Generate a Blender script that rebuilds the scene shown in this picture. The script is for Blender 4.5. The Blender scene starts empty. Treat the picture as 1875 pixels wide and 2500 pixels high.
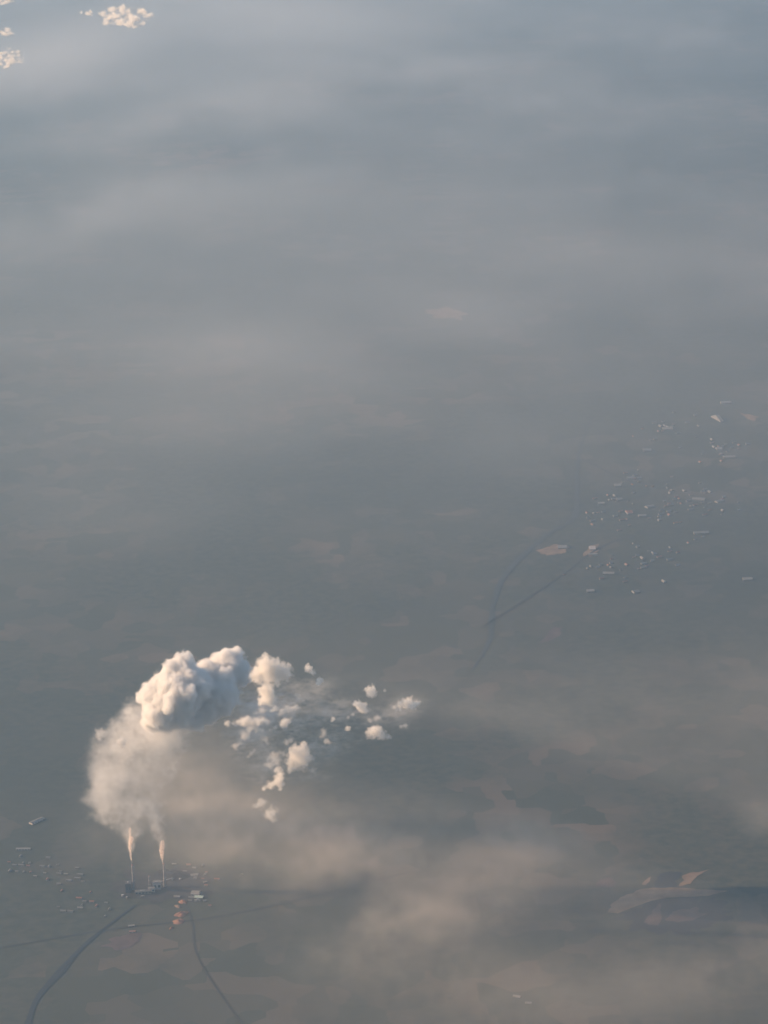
import bpy, bmesh, math, random
import numpy as np
from mathutils import Vector, Matrix, noise as mn

random.seed(7)
RNG = np.random.default_rng(7)
scene = bpy.context.scene
C = scene.collection
R = math.radians

# ------------------------------------------------------------------ camera
CAM_H = 9190.0
PITCH = 17.9                       # degrees below the horizon
ROLL = R(2.0)
VFOV = R(20.0)
cam_d = bpy.data.cameras.new('camera')
cam = bpy.data.objects.new('camera', cam_d)
C.objects.link(cam)
scene.camera = cam
cam_d.sensor_fit = 'VERTICAL'
cam_d.angle = VFOV
cam_d.clip_start = 1.0
cam_d.clip_end = 400000.0
rot = Matrix.Rotation(R(90 - PITCH), 4, 'X') @ Matrix.Rotation(-ROLL, 4, 'Z')
cam.matrix_world = Matrix.Translation((0, 0, CAM_H)) @ rot
FPX = 1250.0 / math.tan(VFOV / 2)
ROT3 = rot.to_3x3()

# ------------------------------------------------------------------ sun, sky, exposure
SUN_EL = 20.0
SUN_AZ = 172.0                     # where the sun stands, degrees counter-clockwise from +X (left, a little behind the camera)
sv = Vector((math.cos(R(SUN_EL)) * math.cos(R(SUN_AZ)), math.cos(R(SUN_EL)) * math.sin(R(SUN_AZ)), math.sin(R(SUN_EL))))
sl = bpy.data.lights.new('sun', 'SUN')
sl.energy = 5.0
sl.angle = R(0.5)
sl.color = (1.0, 0.65, 0.39)
so = bpy.data.objects.new('sun', sl)
C.objects.link(so)
so.rotation_euler = sv.to_track_quat('Z', 'Y').to_euler()
so.location = (0, 0, 9000)
w = bpy.data.worlds.new('World')
scene.world = w
w.use_nodes = True
nt = w.node_tree
nt.nodes.clear()
sky = nt.nodes.new('ShaderNodeTexSky')
sky.sky_type = 'NISHITA'
sky.sun_disc = False
sky.sun_elevation = R(SUN_EL)
sky.sun_rotation = math.atan2(sv.x, sv.y)
bg = nt.nodes.new('ShaderNodeBackground')
bg.inputs['Strength'].default_value = 0.06
wo = nt.nodes.new('ShaderNodeOutputWorld')
nt.links.new(sky.outputs[0], bg.inputs[0])
nt.links.new(bg.outputs[0], wo.inputs[0])
vs = scene.view_settings
vs.view_transform = 'Standard'
vs.look = 'None'
vs.gamma = 1.0
vs.use_curve_mapping = False
vs.exposure = 1.05
cy = scene.cycles
cy.use_denoising = True
cy.max_bounces = 10
cy.volume_bounces = 7
cy.transparent_max_bounces = 32
cy.volume_max_steps = 256
cy.volume_step_rate = 1.5


# ------------------------------------------------------------------ helpers
def ray(px, py):
    return (ROT3 @ Vector(((px - 937.5) / FPX, (1250 - py) / FPX, -1.0))).normalized()


def at(px, py, z=0.0):
    """World point at height z that stands at photo pixel (px, py)."""
    d = ray(px, py)
    t = (z - CAM_H) / d.z
    return Vector((d.x * t, d.y * t, z))


def on_y(px, py, y):
    """World point on the vertical plane Y = y."""
    d = ray(px, py)
    t = y / d.y
    return Vector((d.x * t, y, CAM_H + d.z * t))


def tag(o, label=None, cat=None, group=None, kind=None):
    if label: o['label'] = label
    if cat: o['category'] = cat
    if group: o['group'] = group
    if kind: o['kind'] = kind
    return o


def link(name, me, mat=None, parent=None, loc=None, rz=0.0):
    o = bpy.data.objects.new(name, me)
    if mat is not None and me is not None and not me.materials:
        me.materials.append(mat)
    C.objects.link(o)
    if parent is not None: o.parent = parent
    if loc is not None: o.location = loc
    o.rotation_euler = (0, 0, rz)
    return o


def empty(name, loc, rz=0.0):
    return link(name, None, None, None, loc, rz)


def mesh(name, verts, faces, smooth=False):
    me = bpy.data.meshes.new(name)
    me.from_pydata([tuple(v) for v in verts], [], faces)
    me.update()
    if smooth:
        me.polygons.foreach_set('use_smooth', [True] * len(me.polygons))
    return me


def bx(name, x0, x1, y0, y1, z0, z1):
    v = [(x, y, z) for z in (z0, z1) for x, y in ((x0, y0), (x1, y0), (x1, y1), (x0, y1))]
    return mesh(name, v, [(3, 2, 1, 0), (4, 5, 6, 7), (0, 1, 5, 4), (1, 2, 6, 5), (2, 3, 7, 6), (3, 0, 4, 7)])


def lathe(name, prof, seg=24, caps=True):
    v, f = [], []
    for r, z in prof:
        for i in range(seg):
            a = 2 * math.pi * i / seg
            v.append((r * math.cos(a), r * math.sin(a), z))
    for k in range(len(prof) - 1):
        for i in range(seg):
            j = (i + 1) % seg
            f.append((k * seg + i, k * seg + j, (k + 1) * seg + j, (k + 1) * seg + i))
    if caps:
        f.append(tuple(reversed(range(seg))))
        f.append(tuple(range((len(prof) - 1) * seg, len(prof) * seg)))
    return mesh(name, v, f, False)


def mat(name, col, rough=0.8, var=0.15, scale=0.05, metal=0.0):
    m = bpy.data.materials.new(name)
    m.use_nodes = True
    t = m.node_tree
    b = t.nodes['Principled BSDF']
    b.inputs['Roughness'].default_value = rough
    b.inputs['Metallic'].default_value = metal
    b.inputs['Specular IOR Level'].default_value = 0.15
    tc = t.nodes.new('ShaderNodeTexCoord')
    n = t.nodes.new('ShaderNodeTexNoise')
    n.inputs['Scale'].default_value = scale
    n.inputs['Detail'].default_value = 5
    r = t.nodes.new('ShaderNodeValToRGB')
    r.color_ramp.elements[0].position = 0.3
    r.color_ramp.elements[1].position = 0.7
    r.color_ramp.elements[0].color = tuple(c * (1 - var) for c in col) + (1,)
    r.color_ramp.elements[1].color = tuple(min(1, c * (1 + var)) for c in col) + (1,)
    t.links.new(tc.outputs['Object'], n.inputs['Vector'])
    t.links.new(n.outputs['Fac'], r.inputs[0])
    t.links.new(r.outputs[0], b.inputs['Base Color'])
    return m


# ------------------------------------------------------------------ relief of the land
def relief(x, y):
    """Height of the land: a plain with low hills away from the works and the town."""
    p = Vector((x / 5200.0, y / 5200.0, 3.1))
    h = max(0.0, mn.fractal(p, 0.9, 2.1, 4) * 0.5 + 0.12)
    q = Vector((x / 1500.0, y / 1500.0, 7.7))
    h2 = 0.5 + 0.5 * mn.fractal(q, 0.8, 2.2, 3)
    flat = 1.0
    for c, r in FLATS:
        d = math.hypot(x - c[0], (y - c[1]))
        flat *= min(1.0, max(0.0, (d - r) / r))
    return 170.0 * h * h2 * flat


PLANT = at(360, 2170)
FLATS = [(PLANT, 1500.0), (at(1500, 1250), 5000.0), (at(1620, 2200), 1700.0), (at(150, 2360), 1200.0)]


def drape(px, py, lift=1.5):
    p = at(px, py)
    p.z = relief(p.x, p.y) + lift
    return p


# ------------------------------------------------------------------ ground
def ground_material():
    m = bpy.data.materials.new('farmland')
    m.use_nodes = True
    t = m.node_tree
    N, L = t.nodes, t.links
    b = N['Principled BSDF']
    b.inputs['Roughness'].default_value = 0.95
    tc = N.new('ShaderNodeTexCoord')
    warp = N.new('ShaderNodeTexNoise'); warp.inputs['Scale'].default_value = 1 / 900.0; warp.inputs['Detail'].default_value = 3
    L.new(tc.outputs['Object'], warp.inputs['Vector'])
    mx = N.new('ShaderNodeVectorMath'); mx.operation = 'MULTIPLY_ADD'
    mx.inputs[1].default_value = (260, 260, 0)
    L.new(warp.outputs['Color'], mx.inputs[0]); L.new(tc.outputs['Object'], mx.inputs[2])
    vo = N.new('ShaderNodeTexVoronoi'); vo.inputs['Scale'].default_value = 1 / 330.0; vo.distance = 'MANHATTAN'
    L.new(mx.outputs[0], vo.inputs['Vector'])
    sep = N.new('ShaderNodeSeparateColor'); L.new(vo.outputs['Color'], sep.inputs[0])
    r1 = N.new('ShaderNodeValToRGB')
    cr = r1.color_ramp
    cr.elements[0].color = (0.02, 0.026, 0.016, 1); cr.elements[1].color = (0.075, 0.062, 0.048, 1)
    e = cr.elements.new(0.35); e.color = (0.030, 0.034, 0.022, 1)
    e = cr.elements.new(0.7); e.color = (0.045, 0.043, 0.032, 1)
    L.new(sep.outputs[0], r1.inputs[0])
    # woods and rough land
    n2 = N.new('ShaderNodeTexNoise'); n2.inputs['Scale'].default_value = 1 / 2600.0; n2.inputs['Detail'].default_value = 8; n2.inputs['Roughness'].default_value = 0.62
    L.new(tc.outputs['Object'], n2.inputs['Vector'])
    r2 = N.new('ShaderNodeValToRGB'); r2.color_ramp.elements[0].position = 0.44; r2.color_ramp.elements[1].position = 0.58
    L.new(n2.outputs['Fac'], r2.inputs[0])
    n3 = N.new('ShaderNodeTexNoise'); n3.inputs['Scale'].default_value = 1 / 90.0; n3.inputs['Detail'].default_value = 5
    L.new(tc.outputs['Object'], n3.inputs['Vector'])
    r3 = N.new('ShaderNodeValToRGB')
    r3.color_ramp.elements[0].color = (0.012, 0.019, 0.012, 1); r3.color_ramp.elements[1].color = (0.034, 0.038, 0.026, 1)
    r3.color_ramp.elements[0].position = 0.35; r3.color_ramp.elements[1].position = 0.65
    L.new(n3.outputs['Fac'], r3.inputs[0])
    m1 = N.new('ShaderNodeMix'); m1.data_type = 'RGBA'
    L.new(r2.outputs[0], m1.inputs[0]); L.new(r3.outputs[0], m1.inputs[6]); L.new(r1.outputs[0], m1.inputs[7])
    # broad brown and pale tracts
    n4 = N.new('ShaderNodeTexNoise'); n4.inputs['Scale'].default_value = 1 / 7000.0; n4.inputs['Detail'].default_value = 4
    L.new(tc.outputs['Object'], n4.inputs['Vector'])
    r4 = N.new('ShaderNodeValToRGB'); r4.color_ramp.elements[0].position = 0.35; r4.color_ramp.elements[1].position = 0.7
    r4.color_ramp.elements[0].color = (0.75, 0.85, 0.8, 1); r4.color_ramp.elements[1].color = (1.7, 1.45, 1.3, 1)
    L.new(n4.outputs['Fac'], r4.inputs[0])
    m2 = N.new('ShaderNodeMix'); m2.data_type = 'RGBA'; m2.blend_type = 'MULTIPLY'; m2.inputs[0].default_value = 1
    L.new(m1.outputs[2], m2.inputs[6]); L.new(r4.outputs[0], m2.inputs[7])
    L.new(m2.outputs[2], b.inputs['Base Color'])
    return m


def build_ground():
    xs = np.unique(np.concatenate([np.linspace(-100000, -14000, 12), np.linspace(-14000, 14000, 140), np.linspace(14000, 100000, 12)]))
    ys = np.unique(np.concatenate([np.linspace(-50000, 12000, 12), np.linspace(12000, 40000, 150), np.linspace(40000, 150000, 60)]))
    v = [(x, y, relief(x, y)) for y in ys for x in xs]
    nx = len(xs)
    f = [(j * nx + i, j * nx + i + 1, (j + 1) * nx + i + 1, (j + 1) * nx + i) for j in range(len(ys) - 1) for i in range(nx - 1)]
    tag(link('ground', mesh('ground', v, f, True), ground_material()), kind='structure')


build_ground()


def ribbon(name, pts, width, m, kind='structure', lift=3.0):
    """A strip along photo points laid on the land; width in metres (one or one per point)."""
    P = [at(*p) for p in pts]
    wd = width if isinstance(width, (list, tuple)) else [width] * len(P)
    fine, ww = [], []
    for i in range(len(P) - 1):
        p0, p1, p2, p3 = P[max(i - 1, 0)], P[i], P[i + 1], P[min(i + 2, len(P) - 1)]
        for k in range(8):
            u = k / 8
            fine.append(0.5 * ((2 * p1) + (p2 - p0) * u + (2 * p0 - 5 * p1 + 4 * p2 - p3) * u * u + (3 * p1 - p0 - 3 * p2 + p3) * u ** 3))
            ww.append(wd[i] * (1 - u) + wd[i + 1] * u)
    fine.append(P[-1]); ww.append(wd[-1])
    v, f = [], []
    for i, p in enumerate(fine):
        d = (fine[min(i + 1, len(fine) - 1)] - fine[max(i - 1, 0)]).normalized()
        n = Vector((-d.y, d.x, 0)) * (ww[i] * 0.5 * (1 + 0.5 * mn.noise(p / 350)))
        for q in (p - n, p + n):
            v.append((q.x, q.y, relief(q.x, q.y) + lift))
        if i: f.append((2 * i - 2, 2 * i - 1, 2 * i + 1, 2 * i))
    return tag(link(name, mesh(name, v, f), m), kind=kind)


def patch(name, pts, m, lift=2.0, rag=0.35):
    """An irregular flat tract from photo points."""
    P = [at(*p) for p in pts]
    c = sum(P, Vector()) / len(P)
    out = []
    for i in range(len(P)):
        a, b = P[i], P[(i + 1) % len(P)]
        for k in range(14):
            q = a.lerp(b, k / 14)
            q = c + (q - c) * (1 + rag * mn.fractal(q / 120, .8, 2.1, 3))
            out.append(q)
    v = [(c.x, c.y, relief(c.x, c.y) + lift)] + [(q.x, q.y, relief(q.x, q.y) + lift) for q in out]
    n = len(out)
    return tag(link(name, mesh(name, v, [(0, i + 1, (i + 1) % n + 1) for i in range(n)]), m), kind='structure')


M = dict(
    water=mat('river_water', (0.05, 0.056, 0.056), 0.8, 0.1, 0.002),
    darkwater=mat('dark_water', (0.028, 0.033, 0.04), 0.9, 0.1, 0.002),
    asphalt=mat('road_asphalt', (0.045, 0.045, 0.042), 0.95, 0.1, 0.01),
    sand=mat('sand', (0.19, 0.135, 0.095), 0.95, 0.25, 0.01),
    mud=mat('mud', (0.09, 0.068, 0.066), 0.95, 0.25, 0.008),
    soil=mat('orange_soil', (0.24, 0.13, 0.088), 0.95, 0.25, 0.03),
    yard=mat('yard_ground', (0.045, 0.043, 0.042), 0.95, 0.3, 0.01),
    coal=mat('coal', (0.02, 0.02, 0.022), 0.9, 0.3, 0.05),
    concrete=mat('chimney_concrete', (0.2, 0.18, 0.175), 0.85, 0.12, 0.03),
    redpaint=mat('red_band_paint', (0.45, 0.16, 0.12), 0.7, 0.1, 0.05),
    soot=mat('sooty_lining', (0.03, 0.03, 0.03), 0.9, 0.2, 0.2),
    steel=mat('grey_steel', (0.3, 0.3, 0.31), 0.6, 0.1, 0.1),
    darkclad=mat('dark_cladding', (0.07, 0.07, 0.08), 0.8, 0.15, 0.05),
    paleclad=mat('pale_cladding', (0.4, 0.36, 0.34), 0.7, 0.06, 0.05),
    whiteroof=mat('white_roof', (0.2, 0.195, 0.19), 0.9, 0.06, 0.05),
    greenroof=mat('green_white_roof', (0.32, 0.4, 0.35), 0.6, 0.06, 0.05),
    wall=mat('render_wall', (0.22, 0.2, 0.18), 0.85, 0.1, 0.05),
    roof=mat('grey_roof', (0.15, 0.15, 0.15), 0.8, 0.15, 0.05),
    redroof=mat('red_tile_roof', (0.22, 0.11, 0.08), 0.8, 0.15, 0.05),
    glass=mat('window_glass', (0.05, 0.06, 0.07), 0.15, 0.05, 0.1),
)

ribbon('river', [(1440, 1020), (1412, 1110), (1408, 1200), (1400, 1265), (1330, 1310), (1240, 1395), (1205, 1470), (1195, 1560), (1150, 1640)], [10, 30, 50, 55, 60, 60, 50, 40, 8], M['water'])
ribbon('river', [(330, 2210), (215, 2300), (150, 2370), (90, 2440), (60, 2520), (10, 2620)], [15, 35, 60, 40, 50, 40], M['darkwater'])
ribbon('road', [(-30, 2320), (200, 2280), (330, 2262), (520, 2240), (760, 2190), (1000, 2130)], 16, M['asphalt'])
ribbon('road', [(420, 2180), (455, 2215), (470, 2260), (480, 2330), (540, 2430), (620, 2540)], 14, M['asphalt'])
ribbon('road', [(1180, 1530), (1350, 1420), (1480, 1330), (1640, 1290), (1900, 1270)], 26, M['asphalt'])
ribbon('road', [(1420, 1120), (1560, 1180), (1700, 1160), (1900, 1120)], 26, M['asphalt'])
# sand bank and pools of the excavation at the right
patch('sand_bank', [(1478, 2230), (1500, 2202), (1530, 2184), (1570, 2172), (1620, 2167), (1680, 2168), (1770, 2176), (1730, 2188), (1640, 2190), (1590, 2200), (1540, 2218), (1500, 2234)], M['sand'], 2.2, .12)
patch('sand_bank', [(1655, 2165), (1665, 2140), (1695, 2130), (1727, 2125), (1700, 2140), (1685, 2160)], M['sand'], 2.2)
patch('sand_bank', [(1455, 2165), (1462, 2145), (1490, 2142), (1502, 2155), (1490, 2168)], M['mud'], 2.2)
patch('sand_bank', [(1565, 2160), (1580, 2145), (1592, 2137), (1588, 2150), (1575, 2163)], M['sand'], 2.2)
patch('mud_flat', [(1577, 2250), (1590, 2225), (1612, 2208), (1616, 2230), (1608, 2262), (1590, 2262)], M['mud'], 2.4)
patch('mud_flat', [(1625, 2245), (1640, 2225), (1700, 2215), (1722, 2232), (1690, 2246), (1650, 2254)], M['mud'], 2.2)
patch('pond', [(1600, 2170), (1600, 2140), (1640, 2126), (1662, 2130), (1652, 2168)], M['darkwater'], 1.8)
patch('pond', [(1500, 2235), (1560, 2215), (1640, 2192), (1740, 2192), (1775, 2225), (1750, 2265), (1640, 2280), (1560, 2270)], M['darkwater'], 1.5)
# bare fields
patch('bare_field', [(250, 2310), (290, 2285), (340, 2278), (345, 2300), (300, 2320)], M['mud'])
patch('bare_field', [(1310, 1345), (1350, 1330), (1395, 1335), (1380, 1350), (1335, 1356)], M['sand'])
patch('bare_field', [(1422, 1358), (1440, 1332), (1462, 1330), (1463, 1342), (1448, 1358)], M['sand'])
patch('bare_field', [(1325, 1565), (1345, 1535), (1372, 1530), (1370, 1548), (1345, 1565)], M['mud'])
patch('bare_field', [(1803, 1007), (1830, 1012), (1852, 1018), (1840, 1029), (1828, 1024)], M['sand'])
patch('bare_field', [(1040, 760), (1090, 750), (1140, 770), (1120, 782), (1060, 778)], M['sand'])
patch('works_yard', [(265, 2165), (290, 2135), (470, 2120), (510, 2140), (500, 2195), (440, 2200), (300, 2200)], M['yard'])


# ------------------------------------------------------------------ power station
def chimney(px, py, h, r0, r1, label):
    g = drape(px, py, 0)
    t = empty('chimney', g)
    tag(t, label, 'chimney', 'chimneys of the power station')
    prof = [(r0 + (r1 - r0) * (1 - (1 - u) ** 1.6), h * u) for u in np.linspace(0, 0.93, 9)]
    link('shaft', lathe('shaft', prof, 28), M['concrete'], t)
    zt = h * 0.93
    link('top_band', lathe('top_band', [(r1 * 1.02, zt), (r1 * 1.02, h * 0.965)], 28), M['redpaint'], t)
    link('rim', lathe('rim', [(r1 * 1.02, h * .965), (r1 * 1.15, h * .975), (r1 * 1.15, h), (r1 * 0.8, h), (r1 * 0.8, h * 0.97)], 28), M['concrete'], t)
    link('flue', lathe('flue', [(r1 * 0.45, h * .97), (r1 * 0.45, h * 1.012)], 16), M['soot'], t)
    for k in (0.35, 0.65, 0.88):
        rr = r0 + (r1 - r0) * (1 - (1 - k) ** 1.6)
        link('platform', lathe('platform', [(rr + .3, h * k), (rr + 2.5, h * k), (rr + 2.5, h * k + 1.3), (rr + .3, h * k + 1.3)], 20), M['steel'], t)
    return t


chimney(327, 2173, 215, 11.5, 6.5, 'tall concrete chimney on the left, its full pale shaft visible under a thin steam jet')
chimney(403, 2165, 200, 11.5, 6.5, 'tall faint chimney on the right under the thicker steam jet')
chimney(366, 2172, 118, 7.0, 4.5, 'short chimney without steam between the two tall ones')


def block(name, px, py, lx, ly, h, rz, label, wall, roofm, group=None, gable=False, win=True, cat='building', z0=0.0):
    g = drape(px, py, z0)
    t = empty(name, g, R(rz))
    tag(t, label, cat, group)
    link('wall', bx('wall', -lx / 2, lx / 2, -ly / 2, ly / 2, 0, h), wall, t)
    if gable:
        a, b, e = lx / 2 + 1, ly / 2 + 1, h + ly * 0.18
        v = [(-a, -b, h), (a, -b, h), (a, b, h), (-a, b, h), (-a, 0, e), (a, 0, e)]
        link('roof', mesh('roof', v, [(0, 1, 5, 4), (2, 3, 4, 5), (0, 4, 3), (1, 2, 5), (3, 2, 1, 0)]), roofm, t)
    else:
        link('roof', bx('roof', -lx / 2 - .8, lx / 2 + .8, -ly / 2 - .8, ly / 2 + .8, h, h + 1.2), roofm, t)
        link('roof_vent', bx('roof_vent', -lx * .2, lx * .1, -ly * .12, ly * .12, h + 1.2, h + 4.5), M['steel'], t)
    if win:
        nwin = max(2, int(lx / 22))
        me = bx('window', -lx * .3 / nwin, lx * .3 / nwin, -ly / 2 - .35, -ly / 2 - .05, h * .35, h * .7)
        me.materials.append(M['glass'])
        for k in range(nwin):
            link('window', me, None, t, (-lx / 2 + (k + .5) * lx / nwin, 0, 0))
    return t


block('boiler_house', 314, 2176, 42, 60, 72, 4, 'tall dark boiler house beside the foot of the left chimney', M['darkclad'], M['darkclad'])
block('boiler_house', 384, 2170, 60, 46, 58, 4, 'grey boiler house between the short and the right chimney', M['steel'], M['roof'])
block('turbine_hall', 350, 2182, 120, 34, 26, 4, 'long low grey turbine hall in front of the chimneys', M['wall'], M['roof'])
block('filter_house', 370, 2177, 50, 30, 32, 4, 'small bright pinkish building at the foot of the short chimney', M['paleclad'], M['whiteroof'])
block('workshop', 348, 2190, 26, 16, 9, 4, 'tiny pale workshop in front of the turbine hall', M['wall'], M['whiteroof'])
block('storage_hall', 478, 2183, 62, 62, 14, -12, 'wide white storage hall right of the works', M['paleclad'], M['whiteroof'], gable=True)
block('storage_hall', 486, 2192, 62, 40, 10, -12, 'pale green roofed hall just below the wide white storage hall', M['wall'], M['greenroof'], gable=True)
block('shed', 474, 2138, 52, 34, 10, 8, 'grey white roofed shed above the storage halls, right of the coal heap', M['wall'], M['whiteroof'], gable=True)
block('shed', 501, 2155, 26, 20, 8, 20, 'little pale shed on the right edge of the works', M['wall'], M['whiteroof'], gable=True)
block('shed', 500, 2200, 24, 18, 8, 20, 'little grey shed below the green roofed hall', M['wall'], M['roof'], gable=True)
block('warehouse', 321, 2262, 44, 22, 9, 12, 'narrow pale warehouse south of the works beside the road', M['wall'], M['whiteroof'], gable=True)
block('warehouse', 323, 2276, 46, 22, 9, 6, 'pinkish warehouse by the bare field, lowest of the pair', M['paleclad'], M['redroof'], gable=True)
block('warehouse', 90, 2006, 130, 40, 11, 48, 'long bright roofed warehouse alone on the plain left of the steam', M['paleclad'], M['whiteroof'], gable=True)
block('warehouse', 57, 2074, 110, 26, 10, -4, 'long narrow pale warehouse near the left edge of the photo', M['paleclad'], M['whiteroof'], gable=True)
block('greenhouse', 1262, 2433, 50, 22, 6, -25, 'small white greenhouse, upper of the two near the bottom edge', M['paleclad'], M['whiteroof'], gable=True)
block('greenhouse', 1290, 2449, 42, 20, 6, -12, 'small white greenhouse, lower of the two near the bottom edge', M['paleclad'], M['whiteroof'], gable=True)


def tank(px, py, r, h, label):
    t = empty('storage_tank', drape(px, py, 0))
    tag(t, label, 'tank', 'storage tanks in the works yard')
    link('tank_wall', lathe('tank_wall', [(r, 0), (r, h)], 24), M['whiteroof'], t)
    link('tank_roof', lathe('tank_roof', [(r * 1.01, h), (r * .6, h * 1.12), (r * .05, h * 1.18)], 24), M['steel'], t)


tank(300, 2188, 11, 12, 'pale round storage tank at the left end of the works yard')
tank(310, 2192, 8, 10, 'smaller round storage tank beside the bigger one')
tank(440, 2148, 10, 12, 'round storage tank below the coal heap')


def heap(name, px, py, lx, ly, h, rz, label, m, seed=0, cat='heap', group=None):
    nr, ns = 9, 30
    v, f = [(0, 0, h)], []
    for i in range(1, nr + 1):
        u = i / nr
        for k in range(ns):
            a = 2 * math.pi * k / ns
            rr = u * (1 + 0.35 * mn.noise(Vector((math.cos(a) * 1.3, math.sin(a) * 1.3, seed))))
            z = h * (1 - u) ** 0.8 * (1 + 0.5 * mn.noise(Vector((u * 3 * math.cos(a), u * 3 * math.sin(a), seed + 5))))
            v.append((rr * lx / 2 * math.cos(a), rr * ly / 2 * math.sin(a), z if i < nr else -1))
    for k in range(ns):
        f.append((0, 1 + k, 1 + (k + 1) % ns))
    for i in range(nr - 1):
        for k in range(ns):
            j = (k + 1) % ns
            f.append((1 + i * ns + k, 1 + (i + 1) * ns + k, 1 + (i + 1) * ns + j, 1 + i * ns + j))
    o = link(name, mesh(name, v, f, True), m, None, drape(px, py, 1.5), R(rz))
    return tag(o, label, cat, group)


heap('coal_heap', 428, 2136, 150, 260, 24, 70, 'dark coal heap behind the right chimney', M['coal'], 1)
heap('coal_heap', 405, 2130, 90, 130, 16, 60, 'smaller dark coal heap left of the big one', M['coal'], 2)
GS = 'orange soil heaps below the works'
heap('soil_heap', 446, 2202, 62, 70, 14, 30, 'pale orange soil heap nearest to the storage halls', M['soil'], 3, group=GS)
heap('soil_heap', 434, 2213, 40, 60, 9, 40, 'small whitish soil heap beside the uppermost orange one', M['sand'], 8, group=GS)
heap('soil_heap', 443, 2232, 76, 120, 18, -50, 'brightest orange soil heap in the middle of the row', M['soil'], 4, group=GS)
heap('soil_heap', 436, 2250, 90, 90, 14, -50, 'long orange soil heap under the brightest one', M['soil'], 5, group=GS)
heap('soil_heap', 418, 2266, 22, 46, 8, -20, 'lowest small orange soil heap at the end of the row', M['soil'], 6, group=GS)

# conveyor gallery on trestles from the coal heap to the boiler house
cb = drape(420, 2146, 0)
ct = empty('conveyor', cb)
tag(ct, 'sloping conveyor gallery between coal heap and grey boiler house', 'conveyor')
e = drape(390, 2168, 0) - cb
v = []
for p, z in ((Vector((0, 0, 0)), 6), (e, 48)):
    n = Vector((-e.y, e.x, 0)).normalized() * 3
    for s, dz in ((-1, 0), (1, 0), (1, 4), (-1, 4)):
        v.append((p.x + n.x * s, p.y + n.y * s, z + dz))
link('gallery', mesh('gallery', v, [(0, 1, 5, 4), (1, 2, 6, 5), (2, 3, 7, 6), (3, 0, 4, 7), (3, 2, 1, 0), (4, 5, 6, 7)]), M['steel'], ct)
for u in (0.25, 0.5, 0.75):
    p = e * u
    link('trestle', bx('trestle', p.x - 1, p.x + 1, p.y - 1, p.y + 1, 0, 6 + 42 * u), M['steel'], ct)

# ------------------------------------------------------------------ the town on the right and scattered farms
TOWN = [
    (1468, 1230, 70, 34, 'white roofed hall left of the reddish roofed hall in the far town', 'whiteroof', -4),
    (1536, 1252, 60, 60, 'reddish roofed hall, brightest of the far town', 'redroof', 12),
    (1568, 1260, 80, 30, 'long white hall just right of the reddish roofed one', 'whiteroof', 4),
    (1508, 1186, 70, 40, 'pale hall in the upper row of the far town', 'whiteroof', 0),
    (1512, 1220, 60, 40, 'grey hall above the reddish roofed one', 'roof', 10),
    (1586, 1238, 90, 36, 'slanting pale hall up and right of the reddish roofed one', 'whiteroof', 30),
    (1540, 1168, 80, 40, 'wide grey hall near the river bend', 'roof', 0),
    (1706, 1220, 130, 40, 'long slanting white hall in the eastern part of the town', 'whiteroof', -18),
    (1756, 1225, 90, 30, 'angled white hall right of the long slanting one', 'whiteroof', 35),
    (1712, 1302, 150, 40, 'long grey hall below the eastern part of the town', 'roof', 5),
    (1486, 1401, 110, 36, 'long pale hall below the town, beside the road', 'whiteroof', -8),
    (1442, 1444, 70, 40, 'small pale hall, lowest below the town', 'whiteroof', 0),
    (1552, 1446, 60, 40, 'dim hall right of the lowest pale one', 'roof', 20),
    (1373, 1337, 90, 50, 'whitish hall on the flat bare field', 'whiteroof', 0),
    (1446, 1340, 60, 60, 'cream hall on the squarish bare field', 'paleclad', 0),
    (1448, 1355, 90, 22, 'thin pale hall on the lower edge of the squarish bare field', 'whiteroof', 0),
    (1751, 1024, 40, 150, 'bright narrow hall far up, left of the curved sand patch', 'whiteroof', 20),
    (1772, 984, 120, 40, 'far white hall above the bright narrow one', 'whiteroof', 5),
    (1756, 1097, 60, 50, 'small bright hall between the narrow one and the town', 'whiteroof', 0),
    (1780, 1117, 130, 40, 'long bright hall between the narrow one and the town', 'whiteroof', 0),
    (1630, 1048, 110, 50, 'grey white hall far above the town', 'whiteroof', 0),
    (1580, 1100, 90, 50, 'dim hall far above the reddish roofed one', 'roof', 0),
    (1825, 1415, 90, 40, 'pale hall near the right edge below the town', 'whiteroof', 0),
]
for px, py, lx, ly, lab, rm, rz in TOWN:
    block('hall', px, py, lx, ly * 1.6, 12, rz, lab, M['wall'], M[rm], 'halls of the far town', gable=True, win=False)

# ordinary houses: one built, the rest copied
hw = bx('wall', -9, 9, -6, 6, 0, 6)
hw.materials.append(M['wall'])


def roof_mesh(m):
    me = mesh('roof', [(-10, -7, 6), (10, -7, 6), (10, 7, 6), (-10, 7, 6), (-10, 0, 10), (10, 0, 10)], [(0, 1, 5, 4), (2, 3, 4, 5), (0, 4, 3), (1, 2, 5), (3, 2, 1, 0)])
    me.materials.append(m)
    return me


roofs = [roof_mesh(M['roof']), roof_mesh(M['redroof']), roof_mesh(M['whiteroof'])]


def house(px, py, label, group, s=1.0):
    g = at(px, py)
    a = 0.35 if px > 900 else -0.2                       # the houses stand in rows along the streets
    u, w_ = g.x * math.cos(a) + g.y * math.sin(a), -g.x * math.sin(a) + g.y * math.cos(a)
    u, w_ = round(u / 55) * 55, round(w_ / 110) * 110 + random.choice((-22, 22))
    g.x, g.y = u * math.cos(a) - w_ * math.sin(a), u * math.sin(a) + w_ * math.cos(a)
    g.z = relief(g.x, g.y)
    t = empty('house', g, a + random.choice((0, 0, math.pi / 2)))
    tag(t, label, 'house', group)
    s *= random.uniform(.8, 1.5)
    t.scale = (s * random.uniform(1, 1.8), s, s)
    link('wall', hw, None, t)
    link('roof', random.choice(roofs), None, t)


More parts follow.
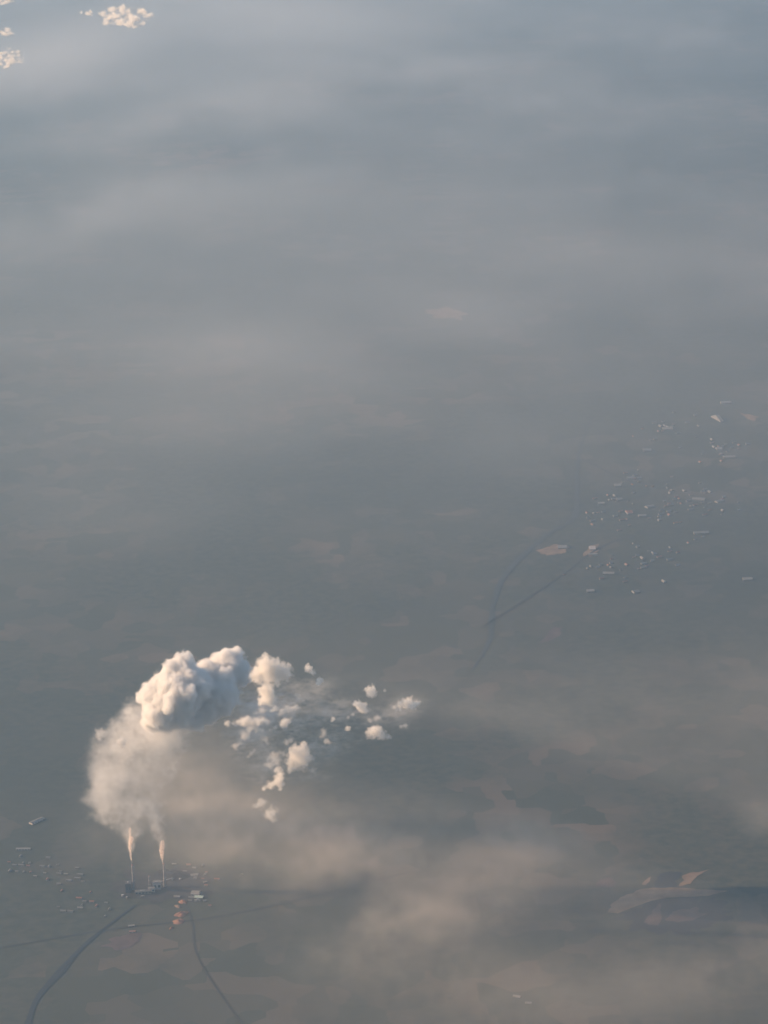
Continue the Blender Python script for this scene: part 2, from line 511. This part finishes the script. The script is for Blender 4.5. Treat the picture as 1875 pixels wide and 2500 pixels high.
cl = [(1560, 1190, 120, 50), (1500, 1240, 70, 50), (1640, 1250, 120, 60), (1720, 1220, 80, 40), (1620, 1040, 90, 40), (1760, 1100, 60, 40), (1500, 1390, 110, 40), (1600, 1350, 120, 30)]
for k in range(170):
    c = cl[k % len(cl)]
    house(random.gauss(c[0], c[2] * .5), random.gauss(c[1], c[3] * .5), 'small far house lost in the haze among the halls of the town', 'small houses of the far town', 1.3)
cl = [(150, 2130, 90, 30), (60, 2110, 60, 20), (210, 2210, 60, 30)]
for k in range(48):
    c = cl[k % 3]
    house(random.gauss(c[0], c[2] * .5), random.gauss(c[1], c[3] * .5), 'small village house on the plain left of the power station', 'village houses left of the works')
for k in range(26):
    house(random.gauss(470, 40), random.gauss(2160, 35), 'small house or hut around the right side of the works', 'huts around the works')

# ------------------------------------------------------------------ air
def volume_material(name, density, color=(1, 1, 1), aniso=0.0, skin=0.0, grid=False):
    m = bpy.data.materials.new(name)
    m.use_nodes = True
    t = m.node_tree
    t.nodes.clear()
    out = t.nodes.new('ShaderNodeOutputMaterial')
    v = t.nodes.new('ShaderNodeVolumePrincipled')
    v.inputs['Color'].default_value = (*color, 1)
    v.inputs['Density'].default_value = density
    v.inputs['Anisotropy'].default_value = aniso
    v.inputs['Density Attribute'].default_value = 'density' if grid else ''
    t.links.new(v.outputs[0], out.inputs['Volume'])
    if skin > 0:
        d = t.nodes.new('ShaderNodeBsdfDiffuse'); d.inputs[0].default_value = (*[min(.9, c) for c in color], 1)
        tr = t.nodes.new('ShaderNodeBsdfTransparent')
        mx = t.nodes.new('ShaderNodeMixShader'); mx.inputs[0].default_value = skin
        t.links.new(tr.outputs[0], mx.inputs[1]); t.links.new(d.outputs[0], mx.inputs[2])
        t.links.new(mx.outputs[0], out.inputs['Surface'])
    return m


HAZE_D = 1.28e-5
haze = link('haze', bx('haze', -104000, 104000, -54000, 154000, -2, 9300), volume_material('haze_air', HAZE_D, (0.42, 0.685, 1.0), 0.4))
tag(haze, kind='stuff')


def project(x, y, z):
    """Photo pixel of world points (numpy arrays)."""
    m = np.array(ROT3)
    d = np.stack([x, y, z - CAM_H], -1) @ m
    return 937.5 - FPX * d[..., 0] / d[..., 2], 1250 + FPX * d[..., 1] / d[..., 2]


def fbm(shape, beta=1.8, stretch=(1, 1, 1), seed=0):
    """Power-law noise on a grid, 0..1 by rank-like scaling."""
    rng = np.random.default_rng(seed)
    f = np.fft.fftn(rng.standard_normal(shape))
    k = np.meshgrid(*[np.fft.fftfreq(n) * n * s for n, s in zip(shape, stretch)], indexing='ij')
    kk = np.sqrt(sum(a * a for a in k)); kk.flat[0] = 1
    g = np.real(np.fft.ifftn(f * kk ** (-beta)))
    g = (g - g.mean()) / g.std()
    return 0.5 + 0.5 * np.tanh(g * 0.8)


def smooth(x, a, b):
    t = np.clip((x - a) / (b - a), 0, 1)
    return t * t * (3 - 2 * t)


def grid_volume(name, lo, hi, arr, m):
    """A fog volume whose voxels hold arr (nx, ny, nz)."""
    nx, ny, nz = arr.shape
    me = bpy.data.meshes.new(name)
    me.vertices.add(arr.size)
    a = me.attributes.new('fog', 'FLOAT', 'POINT')
    a.data.foreach_set('value', np.ascontiguousarray(arr.transpose(2, 1, 0), dtype=np.float32).ravel())
    co = np.empty((arr.size, 3), np.float32); co[:] = (np.array(lo) + np.array(hi)) / 2
    co[0] = lo; co[-1] = hi
    me.vertices.foreach_set('co', co.ravel())
    me.materials.append(m)
    o = link(name, me)
    g = bpy.data.node_groups.new(name, 'GeometryNodeTree')
    g.interface.new_socket('Geometry', in_out='INPUT', socket_type='NodeSocketGeometry')
    g.interface.new_socket('Geometry', in_out='OUTPUT', socket_type='NodeSocketGeometry')
    N, L = g.nodes, g.links
    gi, go = N.new('NodeGroupInput'), N.new('NodeGroupOutput')
    vc = N.new('GeometryNodeVolumeCube')
    vc.inputs['Min'].default_value = lo; vc.inputs['Max'].default_value = hi
    for k, n in zip('XYZ', (nx, ny, nz)): vc.inputs['Resolution ' + k].default_value = n
    pos = N.new('GeometryNodeInputPosition')
    sub = N.new('ShaderNodeVectorMath'); sub.operation = 'SUBTRACT'; sub.inputs[1].default_value = lo
    L.new(pos.outputs[0], sub.inputs[0])
    mul = N.new('ShaderNodeVectorMath'); mul.operation = 'MULTIPLY'
    mul.inputs[1].default_value = [(n - 1) / (h - l) for n, l, h in zip((nx, ny, nz), lo, hi)]
    L.new(sub.outputs[0], mul.inputs[0])
    sp = N.new('ShaderNodeSeparateXYZ'); L.new(mul.outputs[0], sp.inputs[0])
    rs = []
    for i in range(3):
        r = N.new('ShaderNodeMath'); r.operation = 'ROUND'; L.new(sp.outputs[i], r.inputs[0]); rs.append(r)
    m1 = N.new('ShaderNodeMath'); m1.operation = 'MULTIPLY_ADD'; m1.inputs[1].default_value = ny
    L.new(rs[2].outputs[0], m1.inputs[0]); L.new(rs[1].outputs[0], m1.inputs[2])
    m2 = N.new('ShaderNodeMath'); m2.operation = 'MULTIPLY_ADD'; m2.inputs[1].default_value = nx
    L.new(m1.outputs[0], m2.inputs[0]); L.new(rs[0].outputs[0], m2.inputs[2])
    na = N.new('GeometryNodeInputNamedAttribute'); na.data_type = 'FLOAT'; na.inputs[0].default_value = 'fog'
    si = N.new('GeometryNodeSampleIndex'); si.data_type = 'FLOAT'; si.domain = 'POINT'; si.clamp = True
    L.new(gi.outputs[0], si.inputs['Geometry']); L.new(na.outputs[0], si.inputs['Value']); L.new(m2.outputs[0], si.inputs['Index'])
    L.new(si.outputs[0], vc.inputs['Density'])
    sm = N.new('GeometryNodeSetMaterial'); sm.inputs['Material'].default_value = m
    L.new(vc.outputs[0], sm.inputs[0]); L.new(sm.outputs[0], go.inputs[0])
    md = o.modifiers.new('fog', 'NODES'); md.node_group = g
    tag(o, kind='stuff')
    return o


YP = PLANT.y
MPP = on_y(401, 2100, YP).x - on_y(400, 2100, YP).x     # metres per photo pixel at the plant


def billow(p, s, octs=4):
    a, v = 1.0, 0.0
    q = p / s
    for _ in range(octs):
        v += a * (0.32 - abs(mn.noise(q)))
        q = q * 2.05 + Vector((3.1, 1.7, 5.3)); a *= 0.55
    return v


def puff_mesh(name, balls, voxel, amp, scale, sprout=10, seed=0, flat=1.0):
    """One closed cauliflower surface around balls [(centre, radius)] in local metres."""
    rnd = random.Random(seed)
    bm = bmesh.new()
    for c, r in balls:
        todo = [(c, r)]
        for _ in range(sprout):
            d = Vector((rnd.gauss(0, 1), rnd.gauss(0, 1), rnd.gauss(0.25, 1))).normalized()
            c2, r2 = c + d * r * rnd.uniform(.65, .95), r * rnd.uniform(.2, .5)
            todo.append((c2, r2))
            if r2 > voxel * 4:
                for _ in range(5):
                    d = Vector((rnd.gauss(0, 1), rnd.gauss(0, 1), rnd.gauss(0.2, 1))).normalized()
                    todo.append((c2 + d * r2 * .85, r2 * rnd.uniform(.2, .45)))
        for cc, rr in todo:
            bmesh.ops.create_icosphere(bm, subdivisions=3 if rr > 60 else 2, radius=max(rr, voxel * 1.3),
                                       matrix=Matrix.Translation(cc) @ Matrix.Diagonal((1, 1, flat, 1)))
    me = bpy.data.meshes.new(name + '_raw')
    bm.to_mesh(me); bm.free()
    o = bpy.data.objects.new(name + '_raw', me)
    C.objects.link(o)
    md = o.modifiers.new('r', 'REMESH'); md.mode = 'VOXEL'; md.voxel_size = voxel; md.use_smooth_shade = True
    sm = o.modifiers.new('s', 'SMOOTH'); sm.iterations = 2; sm.factor = .5
    dg = bpy.context.evaluated_depsgraph_get()
    out = bpy.data.meshes.new_from_object(o.evaluated_get(dg))
    bpy.data.objects.remove(o); bpy.data.meshes.remove(me)
    out.name = name
    n = len(out.vertices)
    off = Vector((seed * 371.3, seed * 97.1, seed * 53.7))
    nor = [v.normal.copy() for v in out.vertices]
    for v, nn in zip(out.vertices, nor):
        q = v.co + off
        v.co += nn * (amp * billow(q, scale) + amp * .2 * billow(q * 1.3, scale * .22, 2))
    out.update()
    return out


def fleecy_material(name, density, color, scale, erode, soft=0.35, aniso=0.3):
    """Fog whose edge is eaten away by noise; the grid rises from 0 at the hull to 1 inside."""
    m = bpy.data.materials.new(name)
    m.use_nodes = True
    t = m.node_tree
    t.nodes.clear()
    N, L = t.nodes, t.links
    out = N.new('ShaderNodeOutputMaterial')
    v = N.new('ShaderNodeVolumePrincipled')
    v.inputs['Color'].default_value = (*color, 1)
    v.inputs['Anisotropy'].default_value = aniso
    v.inputs['Density Attribute'].default_value = ''
    at_ = N.new('ShaderNodeAttribute'); at_.attribute_name = 'density'
    ge = N.new('ShaderNodeNewGeometry')
    no = N.new('ShaderNodeTexNoise'); no.inputs['Scale'].default_value = 1.0 / scale
    no.inputs['Detail'].default_value = 5; no.inputs['Roughness'].default_value = 0.62
    L.new(ge.outputs['Position'], no.inputs['Vector'])
    m1 = N.new('ShaderNodeMath'); m1.operation = 'MULTIPLY_ADD'; m1.inputs[1].default_value = -erode
    L.new(no.outputs['Fac'], m1.inputs[0]); L.new(at_.outputs['Fac'], m1.inputs[2])
    mr = N.new('ShaderNodeMapRange'); mr.interpolation_type = 'SMOOTHSTEP'
    mr.inputs['From Min'].default_value = -erode * .43; mr.inputs['From Max'].default_value = -erode * .43 + soft
    mr.inputs['To Min'].default_value = 0; mr.inputs['To Max'].default_value = density
    ed = N.new('ShaderNodeMapRange'); ed.interpolation_type = 'SMOOTHSTEP'
    ed.inputs['From Min'].default_value = 0.04; ed.inputs['From Max'].default_value = 0.35
    L.new(at_.outputs['Fac'], ed.inputs['Value'])
    mu = N.new('ShaderNodeMath'); mu.operation = 'MULTIPLY'
    L.new(m1.outputs[0], mr.inputs['Value']); L.new(mr.outputs[0], mu.inputs[0]); L.new(ed.outputs[0], mu.inputs[1])
    L.new(mu.outputs[0], v.inputs['Density'])
    L.new(v.outputs[0], out.inputs['Volume'])
    m.cycles.volume_step_rate = 1.0
    return m


def skin_material(name, share):
    m = bpy.data.materials.new(name)
    m.use_nodes = True
    t = m.node_tree
    t.nodes.clear()
    out = t.nodes.new('ShaderNodeOutputMaterial')
    d = t.nodes.new('ShaderNodeBsdfDiffuse'); d.inputs[0].default_value = (.9, .89, .88, 1)
    tr = t.nodes.new('ShaderNodeBsdfTransparent')
    mx = t.nodes.new('ShaderNodeMixShader'); mx.inputs[0].default_value = share
    t.links.new(tr.outputs[0], mx.inputs[1]); t.links.new(d.outputs[0], mx.inputs[2])
    t.links.new(mx.outputs[0], out.inputs['Surface'])
    return m


SKIN = skin_material('mist_skin', 0.006)


def fog_fill(o, voxel, band, m):
    """Fill a closed hull with fog that thickens inwards over band metres; the hull stays as a faint skin of mist."""
    vd = bpy.data.volumes.new('mist')
    vd.materials.append(m)
    c = link('mist', vd, None, o)
    md = c.modifiers.new('fog', 'MESH_TO_VOLUME')
    md.object = o
    md.resolution_mode = 'VOXEL_SIZE'
    md.voxel_size = voxel
    md.interior_band_width = band
    md.density = 1.0


CLOUD = fleecy_material('dense_steam', 0.06, (1.0, 0.993, 0.98), 60, 2.3, .55, aniso=0.2)
PUFF = fleecy_material('puff_steam', 0.045, (1.0, 0.98, 0.945), 34, 2.6, .7)
THIN = fleecy_material('thin_steam', 0.018, (1.0, 0.98, 0.95), 34, 2.8, 1.0)
JET = fleecy_material('fresh_steam', 0.09, (1.0, 0.90, 0.83), 14, .7, .5)


def cloud_thing(name, balls_px, label, cat='cloud', group=None, m=CLOUD, voxel=10, amp=25, scale=120, sprout=10, seed=0, y0=None, flat=1.0, band=60):
    """balls_px: (px, py, radius px, metres away from the plane of the works)."""
    y0 = YP if y0 is None else y0
    W = [(on_y(a, b, y0 + dy), r * MPP * (y0 + dy) / YP) for a, b, r, dy in balls_px]
    c = sum((p for p, _ in W), Vector()) / len(W)
    o = link(name, puff_mesh(name, [(p - c, r) for p, r in W], voxel, amp, scale, sprout, seed, flat), SKIN, None, c)
    fog_fill(o, voxel, band, m)
    return tag(o, label, cat, group)


# the great steam cloud above the works
cloud_thing('steam_cloud', [
    (557, 1632, 52, 260), (590, 1650, 28, 260), (505, 1650, 46, 160), (442, 1646, 46, -20), (405, 1670, 42, -80), (432, 1700, 66, -130), (478, 1672, 50, -60),
    (532, 1688, 56, 70), (505, 1722, 52, 60), (545, 1712, 40, 70), (470, 1745, 46, 0), (375, 1697, 40, -90), (347, 1702, 20, -60), (392, 1738, 50, -170), (440, 1752, 38, -150), (370, 1765, 28, -150), (408, 1780, 20, -150), (470, 1740, 36, -30)],
    'great steam cloud above the two chimneys, cream on the left and blue in shade', voxel=8, amp=34, scale=190, sprout=12, seed=3, band=68)

# plumes straight off the two tall chimneys
def jet(path, label, seed):
    B = []
    for i in range(len(path) - 1):
        a, b = path[i], path[i + 1]
        n = max(1, int(math.hypot(b[0] - a[0], b[1] - a[1]) / 4))
        for k in range(n):
            u = k / n
            B.append((a[0] + (b[0] - a[0]) * u, a[1] + (b[1] - a[1]) * u, a[2] + (b[2] - a[2]) * u, 0))
    cloud_thing('steam_jet', B, label, 'steam jet', 'steam jets from the chimneys', JET, voxel=3.2, amp=8, scale=28, sprout=3, seed=seed, band=10)


jet([(322, 2108, 1.6), (320, 2095, 3.0), (318, 2080, 4.0), (317, 2062, 5.2), (320, 2048, 7.2), (318, 2042, 4.5), (317, 2026, 4.0), (318, 2018, 2.5)],
    'narrow pinkish steam jet rising from the left chimney', 11)
jet([(398, 2108, 1.6), (396, 2096, 4.0), (395, 2082, 6.2), (396, 2066, 7.0), (397, 2053, 6.0)], 'short thick pinkish steam jet on top of the right chimney', 12)

# small cumulus drifting away to the right
GP = 'small clouds torn from the steam plume'
PUFFS = [
    ([(655, 1628, 24, 0), (690, 1640, 20, 0), (630, 1650, 16, 0), (668, 1650, 20, 0), (650, 1608, 12, 0)], 'broad cream cloudlet right of the great cloud, topmost of the large ones', 1, PUFF),
    ([(752, 1633, 9, 0), (762, 1640, 8, 0)], 'small round cloudlet up right, upper of the close pair', 2, PUFF),
    ([(782, 1661, 8, 0), (776, 1670, 6, 0)], 'tiny cloudlet, lower of the close pair', 3, PUFF),
    ([(650, 1685, 17, 0), (655, 1702, 16, 0), (640, 1712, 12, 0), (660, 1712, 12, 0)], 'upright thumb shaped cream cloudlet beside the blue shaded side', 4, PUFF),
    ([(690, 1738, 8, 0), (705, 1732, 9, 0), (722, 1727, 8, 0), (683, 1745, 5, 0)], 'slanting bright cloudlet right of the thumb shaped one', 5, PUFF),
    ([(556, 1767, 7, 0), (575, 1765, 8, 0), (598, 1762, 12, 0), (615, 1770, 13, 0), (635, 1760, 12, 0), (652, 1762, 9, 0), (610, 1757, 9, 0)], 'long flat row of cream cloudlets under the blue shaded side', 6, PUFF),
    ([(696, 1763, 11, 0), (688, 1772, 7, 0), (705, 1757, 6, 0)], 'cloudlet just right of the long flat row', 7, PUFF),
    ([(672, 1776, 6, 0), (662, 1783, 5, 0)], 'faint shred between the long flat row and its right neighbour', 8, THIN),
    ([(597, 1795, 12, 0), (604, 1790, 8, 0), (588, 1800, 7, 0)], 'pale cloudlet hanging below the long flat row', 9, THIN),
    ([(646, 1805, 8, 0), (655, 1813, 6, 0), (640, 1798, 4, 0)], 'hook shaped wisp below the long flat row', 10, THIN),
    ([(613, 1840, 6, 0), (620, 1832, 4, 0), (606, 1848, 4, 0)], 'thin slanting wisp left of the lower cloudlets', 11, THIN),
    ([(725, 1835, 17, 0), (738, 1850, 20, 0), (718, 1860, 17, 0), (755, 1852, 10, 0), (712, 1876, 9, 0)], 'rounded cream cloudlet, largest of the lower ones', 12, PUFF),
    ([(668, 1848, 13, 0), (655, 1868, 11, 0), (676, 1862, 10, 0), (690, 1842, 7, 0)], 'ragged pale cloudlet left of the largest lower one', 13, THIN),
    ([(680, 1880, 9, 0), (684, 1895, 11, 0), (676, 1908, 10, 0), (660, 1918, 9, 0), (644, 1925, 7, 0), (685, 1915, 9, 0)], 'curved comma shaped cream cloudlet below the ragged one', 14, PUFF),
    ([(662, 1985, 14, 0), (668, 1998, 10, 0), (650, 1992, 9, 0)], 'lone soft cloudlet sunk in the brown smoke, lowest of all', 15, THIN),
    ([(907, 1689, 12, 0), (898, 1686, 8, 0)], 'small round cloudlet, highest of the right hand group', 16, PUFF),
    ([(875, 1720, 10, 0), (883, 1728, 12, 0), (892, 1734, 9, 0)], 'leaning oval cloudlet at the left of the right hand group', 17, PUFF),
    ([(975, 1722, 10, 0), (995, 1718, 13, 0), (1008, 1722, 12, 0), (1022, 1718, 7, 0), (962, 1728, 7, 0)], 'ragged wide cloudlet, farthest right of all', 18, PUFF),
    ([(905, 1758, 7, 0), (922, 1752, 9, 0), (938, 1746, 6, 0)], 'dim flat shred in the middle of the right hand group', 19, THIN),
    ([(905, 1790, 11, 0), (918, 1786, 14, 0), (932, 1794, 11, 0), (948, 1800, 6, 0)], 'pyramid shaped cloudlet, lowest of the right hand group', 20, PUFF),
    ([(813, 1756, 5, 0), (810, 1760, 4, 0)], 'tiny pink dot of cloud, upper left of the right hand group', 21, PUFF),
    ([(850, 1778, 6, 0), (843, 1781, 4, 0)], 'tiny pink cloudlet left of the pyramid shaped one', 22, PUFF),
    ([(790, 1785, 8, 0), (787, 1798, 7, 0), (797, 1810, 8, 0), (808, 1812, 6, 0)], 'bluish curl of thin cloud between the two groups', 23, THIN),
    ([(295, 1815, 10, 0), (302, 1805, 7, 0)], 'small round knot of steam on the left column', 24, PUFF),
    ([(245, 1790, 12, 0), (240, 1800, 9, 0)], 'soft outer lobe at the upper left corner of the steam column', 25, THIN),
    ([(940, 1686, 4, 0)], 'speck of cloud beside the highest right hand cloudlet', 26, THIN),
    ([(728, 1700, 8, 0), (738, 1708, 5, 0)], 'dim shred under the tiny lower cloudlet of the close pair', 28, THIN),
    ([(640, 1735, 10, 0), (626, 1740, 7, 0)], 'soft cloudlet between the thumb shaped one and the long flat row', 29, THIN),
    ([(672, 1728, 7, 0), (664, 1736, 5, 0)], 'small cloudlet at the foot of the thumb shaped one', 30, PUFF),
    ([(628, 1780, 7, 0), (640, 1784, 6, 0)], 'small puff tucked under the middle of the long flat row', 31, PUFF),
    ([(700, 1812, 8, 0), (712, 1806, 6, 0)], 'wispy puff above the ragged pale cloudlet', 32, THIN),
    ([(742, 1818, 8, 0), (752, 1826, 6, 0)], 'small crown of cloud on top of the largest lower cloudlet', 33, PUFF),
    ([(575, 1822, 8, 0), (585, 1814, 6, 0)], 'faint wisp left below the long flat row', 34, THIN),
    ([(765, 1880, 7, 0), (770, 1892, 5, 0)], 'thin tail trailing below the largest lower cloudlet', 35, THIN),
    ([(640, 1640, 9, 0), (625, 1632, 7, 0)], 'small cream lobe between the great cloud and the broad cloudlet', 36, PUFF),
    ([(860, 1745, 6, 0), (850, 1752, 5, 0)], 'faint wisp below the leaning oval cloudlet', 37, THIN),
    ([(640, 1960, 12, 0), (625, 1968, 9, 0)], 'pale shred on the brown smoke beside the lone soft cloudlet', 38, THIN),
    ([(990, 1772, 8, 0), (980, 1776, 5, 0)], 'faint speck right of the pyramid shaped cloudlet', 27, THIN),
]
for balls, lab, sd, m in PUFFS:
    rmax = max(b[2] for b in balls)
    rnd = random.Random(sd)
    cloud_thing('cloud_puff', [(a, b, r * 1.45, -650 + rnd.uniform(-.6, .6) * r * MPP) for a, b, r, _ in balls], lab, 'cloud', GP, m,
                voxel=max(3.2, rmax * MPP / 10), amp=rmax * MPP * .65, scale=rmax * MPP * 1.0, sprout=7, seed=sd, flat=.9, band=rmax * MPP * .75)


# high far clouds at the top left: patches of little cumulus heads
def far_cloud(px, py, wx, wy, label, seed, alt=5600.0, n=26):
    rnd = random.Random(seed)
    c = at(px, py, alt)
    s = c.length / FPX
    B = []
    for k in range(n):
        a, r = rnd.uniform(0, 6.283), math.sqrt(rnd.random())
        q = at(px + r * math.cos(a) * wx, py + r * math.sin(a) * wy, alt)
        B.append((q - c, rnd.uniform(.3, 1.0) ** 1.5 * max(wx, 24) * .19 * s * 1.3))
    for k in range(9):
        B.append((at(px + (k / 4 - 1) * wx * .8, py + rnd.uniform(-.6, .6) * wy, alt) - c, wx * rnd.uniform(.12, .24) * s))
    o = link('far_cloud', puff_mesh('far_cloud', B, 6.0, 30, 45, 4, seed, .55), SKIN, None, c)
    fog_fill(o, 8, 42, PUFF)
    tag(o, label, 'cloud', 'far clouds in the top left corner')


far_cloud(308, 42, 60, 26, 'bright clumpy far cloud, largest at the top of the photo', 31, n=70)
far_cloud(212, 33, 17, 6, 'small sliver of far cloud left of the largest clumpy one', 32, n=9)
far_cloud(22, 142, 36, 24, 'pinkish far cloud cut by the left edge, lower of two', 33, n=60)
far_cloud(14, 78, 20, 8, 'thin pinkish far cloud at the left edge above the lower one', 34, n=30)
far_cloud(10, 4, 28, 6, 'thin far cloud in the very top left corner', 35, n=18)

# ------------------------------------------------------------------ soft steam column between the jets and the great cloud
lo = on_y(170, 2085, YP); hi = on_y(560, 1700, YP)
lo = (lo.x, YP - 260, lo.z); hi = (hi.x, YP + 260, hi.z)
shp = (180, 56, 180)
X, Y, Z = np.meshgrid(*[np.linspace(l, h, n) for l, h, n in zip(lo, hi, shp)], indexing='ij')
U, V = project(X, np.full_like(X, YP), Z)
n1 = fbm(shp, 1.75, (1, 2, 1), 5); n2 = fbm(shp, 1.75, (1, 2, 1), 6)
calm = smooth(2085 - V, 0, 130)
U = U + (n1 - .5) * 60 * calm; V = V + (n2 - .5) * 60 * calm
rows = [1700, 1760, 1800, 1850, 1900, 1950, 1985, 2005, 2025, 2050, 2085]
cx = np.interp(V, rows, [380, 360, 335, 322, 318, 306, 304, 312, 318, 319, 320])
hw_ = np.interp(V, rows, [60, 75, 98, 104, 98, 104, 88, 58, 34, 16, 6])
d1 = smooth(1 - np.abs(U - cx) / hw_, 0, .6) * np.exp(-((Y - YP) / (hw_ * MPP * .8 + 10)) ** 2 * 1.6) * (1 + 60.0 / (hw_ + 12)) * .75
cx2 = np.interp(V, rows, [395, 400, 405, 402, 396, 390, 385, 383, 387, 395, 398])
hw2 = np.interp(V, rows, [40, 44, 50, 46, 38, 32, 28, 25, 20, 14, 8])
d2 = smooth(1 - np.abs(U - cx2) / hw2, 0, .8) * np.exp(-((Y - YP) / (hw2 * MPP + 8)) ** 2 * 1.6) * (1 + 60.0 / (hw2 + 12)) * .9
n3 = fbm(shp, 1.75, (1, 1.5, 1), 9)
dens = np.maximum(d1, d2) * (1 + 1.0 * smooth(1900 - V, 0, 90)) * (.15 + 1.3 * smooth(n3, .1, .9)) * smooth(V, 1690, 1740)
dens[0], dens[-1], dens[:, 0], dens[:, -1], dens[:, :, 0], dens[:, :, -1] = 0, 0, 0, 0, 0, 0
grid_volume('steam', lo, hi, dens, volume_material('soft_steam', 0.0036, (1, .99, .97), 0.3, grid=True))


# thin bluish mist between the cloudlets
def mist_patch(x0, x1, v0, v1, dy, depth, spots, k, seed):
    lo = on_y(x0, v1, YP + dy); hi = on_y(x1, v0, YP + dy)
    lo = (lo.x, YP + dy - depth, lo.z); hi = (hi.x, YP + dy + depth, hi.z)
    shp = (110, 36, 80)
    X, Y, Z = np.meshgrid(*[np.linspace(l, h, n) for l, h, n in zip(lo, hi, shp)], indexing='ij')
    U, V = project(X, np.full_like(X, YP + dy), Z)
    U = U + (fbm(shp, 1.8, (1, 2, 1), seed) - .5) * 60; V = V + (fbm(shp, 1.8, (1, 2, 1), seed + 1) - .5) * 50
    D = sum(a * np.exp(-(((U - px) / sx) ** 2 + ((V - py) / sy) ** 2) ** 1.3) for px, py, sx, sy, a in spots)
    D = D * smooth(fbm(shp, 1.5, (1, 1.5, 1), seed + 2), .4, .95) * np.clip(1 - ((Y - YP - dy) / depth) ** 2, 0, 1)
    for ax in range(3):
        sl_ = [slice(None)] * 3
        for e_ in (0, -1):
            sl_[ax] = e_; D[tuple(sl_)] = 0
    grid_volume('mist', lo, hi, D, volume_material('thin_mist', k, (1, .99, .98), 0.3, grid=True))


mist_patch(540, 1080, 1650, 1900, -150, 200, [(715, 1745, 60, 45, 1.0), (640, 1740, 50, 25, .8), (800, 1795, 50, 30, .8), (620, 1810, 50, 30, .6), 
                                              (690, 1880, 90, 40, .4), (900, 1760, 90, 24, .35), (985, 1735, 34, 12, .25), (760, 1700, 60, 30, .35), (660, 1860, 70, 40, .5), (840, 1740, 40, 30, .3)], 0.012, 71)

# ------------------------------------------------------------------ flat veils of smoke and thin cloud
def veil(name, x0, x1, y0, y1, z, th, shp, blobs, m, nz_amp=.6, seed=1, stretch=(1, 1, 1), base=0.0):
    lo, hi = (x0, y0, z - th / 2), (x1, y1, z + th / 2)
    xs, ys = np.linspace(x0, x1, shp[0]), np.linspace(y0, y1, shp[1])
    X, Y = np.meshgrid(xs, ys, indexing='ij')
    U, V = project(X, Y, np.full_like(X, z))
    w1 = fbm(shp[:2], 1.9, stretch[:2], seed + 1) - .5; w2 = fbm(shp[:2], 1.9, stretch[:2], seed + 2) - .5
    U = U + w1 * 130; V = V + w2 * 70
    D = np.zeros_like(U) + (base * smooth(1650 - V, 0, 1000) if name == 'thin_cloud' else base * smooth(U, 200, 900) * smooth(V, 1400, 1780))
    for px, py, sx, sy, ang, a in blobs:
        c, s = math.cos(R(ang)), math.sin(R(ang))
        du, dv = (U - px), (V - py)
        p, q = (du * c - dv * s) / sx, (du * s + dv * c) / sy
        D += a * np.exp(-(p * p + q * q) ** 1.2)
    n = fbm(shp, 1.45, stretch, seed)
    zz = np.linspace(-1, 1, shp[2])[None, None, :]
    top = fbm(shp[:2], 1.8, stretch[:2], seed + 3)[:, :, None]
    prof = np.clip(1 - (zz / (.35 + .6 * top)) ** 2, 0, 1)
    A = D[:, :, None] * (1 - nz_amp + nz_amp * 2 * smooth(n, .2, .8)) * prof
    A = np.clip(A, 0, None)
    e = np.minimum(smooth(np.linspace(0, 1, shp[0]), 0, .06) * smooth(1 - np.linspace(0, 1, shp[0]), 0, .06), 1)[:, None, None]
    f = (smooth(np.linspace(0, 1, shp[1]), 0, .06) * smooth(1 - np.linspace(0, 1, shp[1]), 0, .06))[None, :, None]
    return grid_volume(name, lo, hi, A * e * f, m)


a = at(300, 1650, 500); b = at(2100, 2600, 500)
SM = [(500, 1870, 170, 90, 0, .7), (640, 1900, 130, 70, 0, .3), (520, 2000, 200, 80, 0, .7), (700, 1980, 220, 80, -14, .7), (850, 2060, 230, 90, -14, .7), (640, 2080, 220, 60, 0, .35),
      (900, 2112, 170, 30, -3, .35), (1120, 2230, 230, 90, 24, .6), (960, 2320, 200, 60, 10, .35), (1290, 2090, 120, 60, 20, .35),
      (1080, 1860, 220, 60, -14, -.9), (1450, 1990, 330, 65, -18, -.9), (1780, 2110, 260, 80, -14, -.9),  # lane cut clear of smoke; the gap also stands in for cloud shadow
      (1820, 2010, 150, 28, 15, .25), (1560, 2440, 380, 70, 12, .4), (1250, 2420, 260, 70, 0, .25), 
      (1010, 1735, 240, 26, -5, .2)]
veil('smoke', a.x - 600, 5200.0, b.y - 200, at(937, 1350, 500).y, 520, 420, (240, 320, 9), SM, volume_material('brown_smoke', 0.00135, (1, .93, .84), 0.3, grid=True), .5, 41, base=.14)

b2 = at(937, 1900, 1500); t2 = at(937, -60, 1500)
VL = [(750, 70, 330, 60, -5, .8), (150, 150, 260, 60, 12, .9), (160, 310, 160, 26, 0, .7), (1500, 280, 350, 60, 5, .6), (60, 520, 260, 60, 12, .6), (1050, 190, 420, 40, -4, .4),
      (400, 470, 260, 30, 0, .4), (1090, 760, 190, 26, 0, .7), (560, 880, 330, 60, -4, .5), (1870, 700, 120, 30, 10, .5), (1250, 1080, 180, 22, 0, .5), (500, 1060, 300, 50, 0, .3),
      (300, 1280, 260, 40, 0, .3), (1500, 620, 300, 40, 0, .3), (650, 270, 280, 30, 0, .5), (1700, 90, 260, 40, 0, .4)]
veil('thin_cloud', -14000.0, 14000.0, b2.y, t2.y + 3000, 1500, 900, (160, 300, 7), VL, volume_material('veil_cloud', 0.00018, (.93, .96, 1), 0.4, grid=True), .5, 61, base=.5)
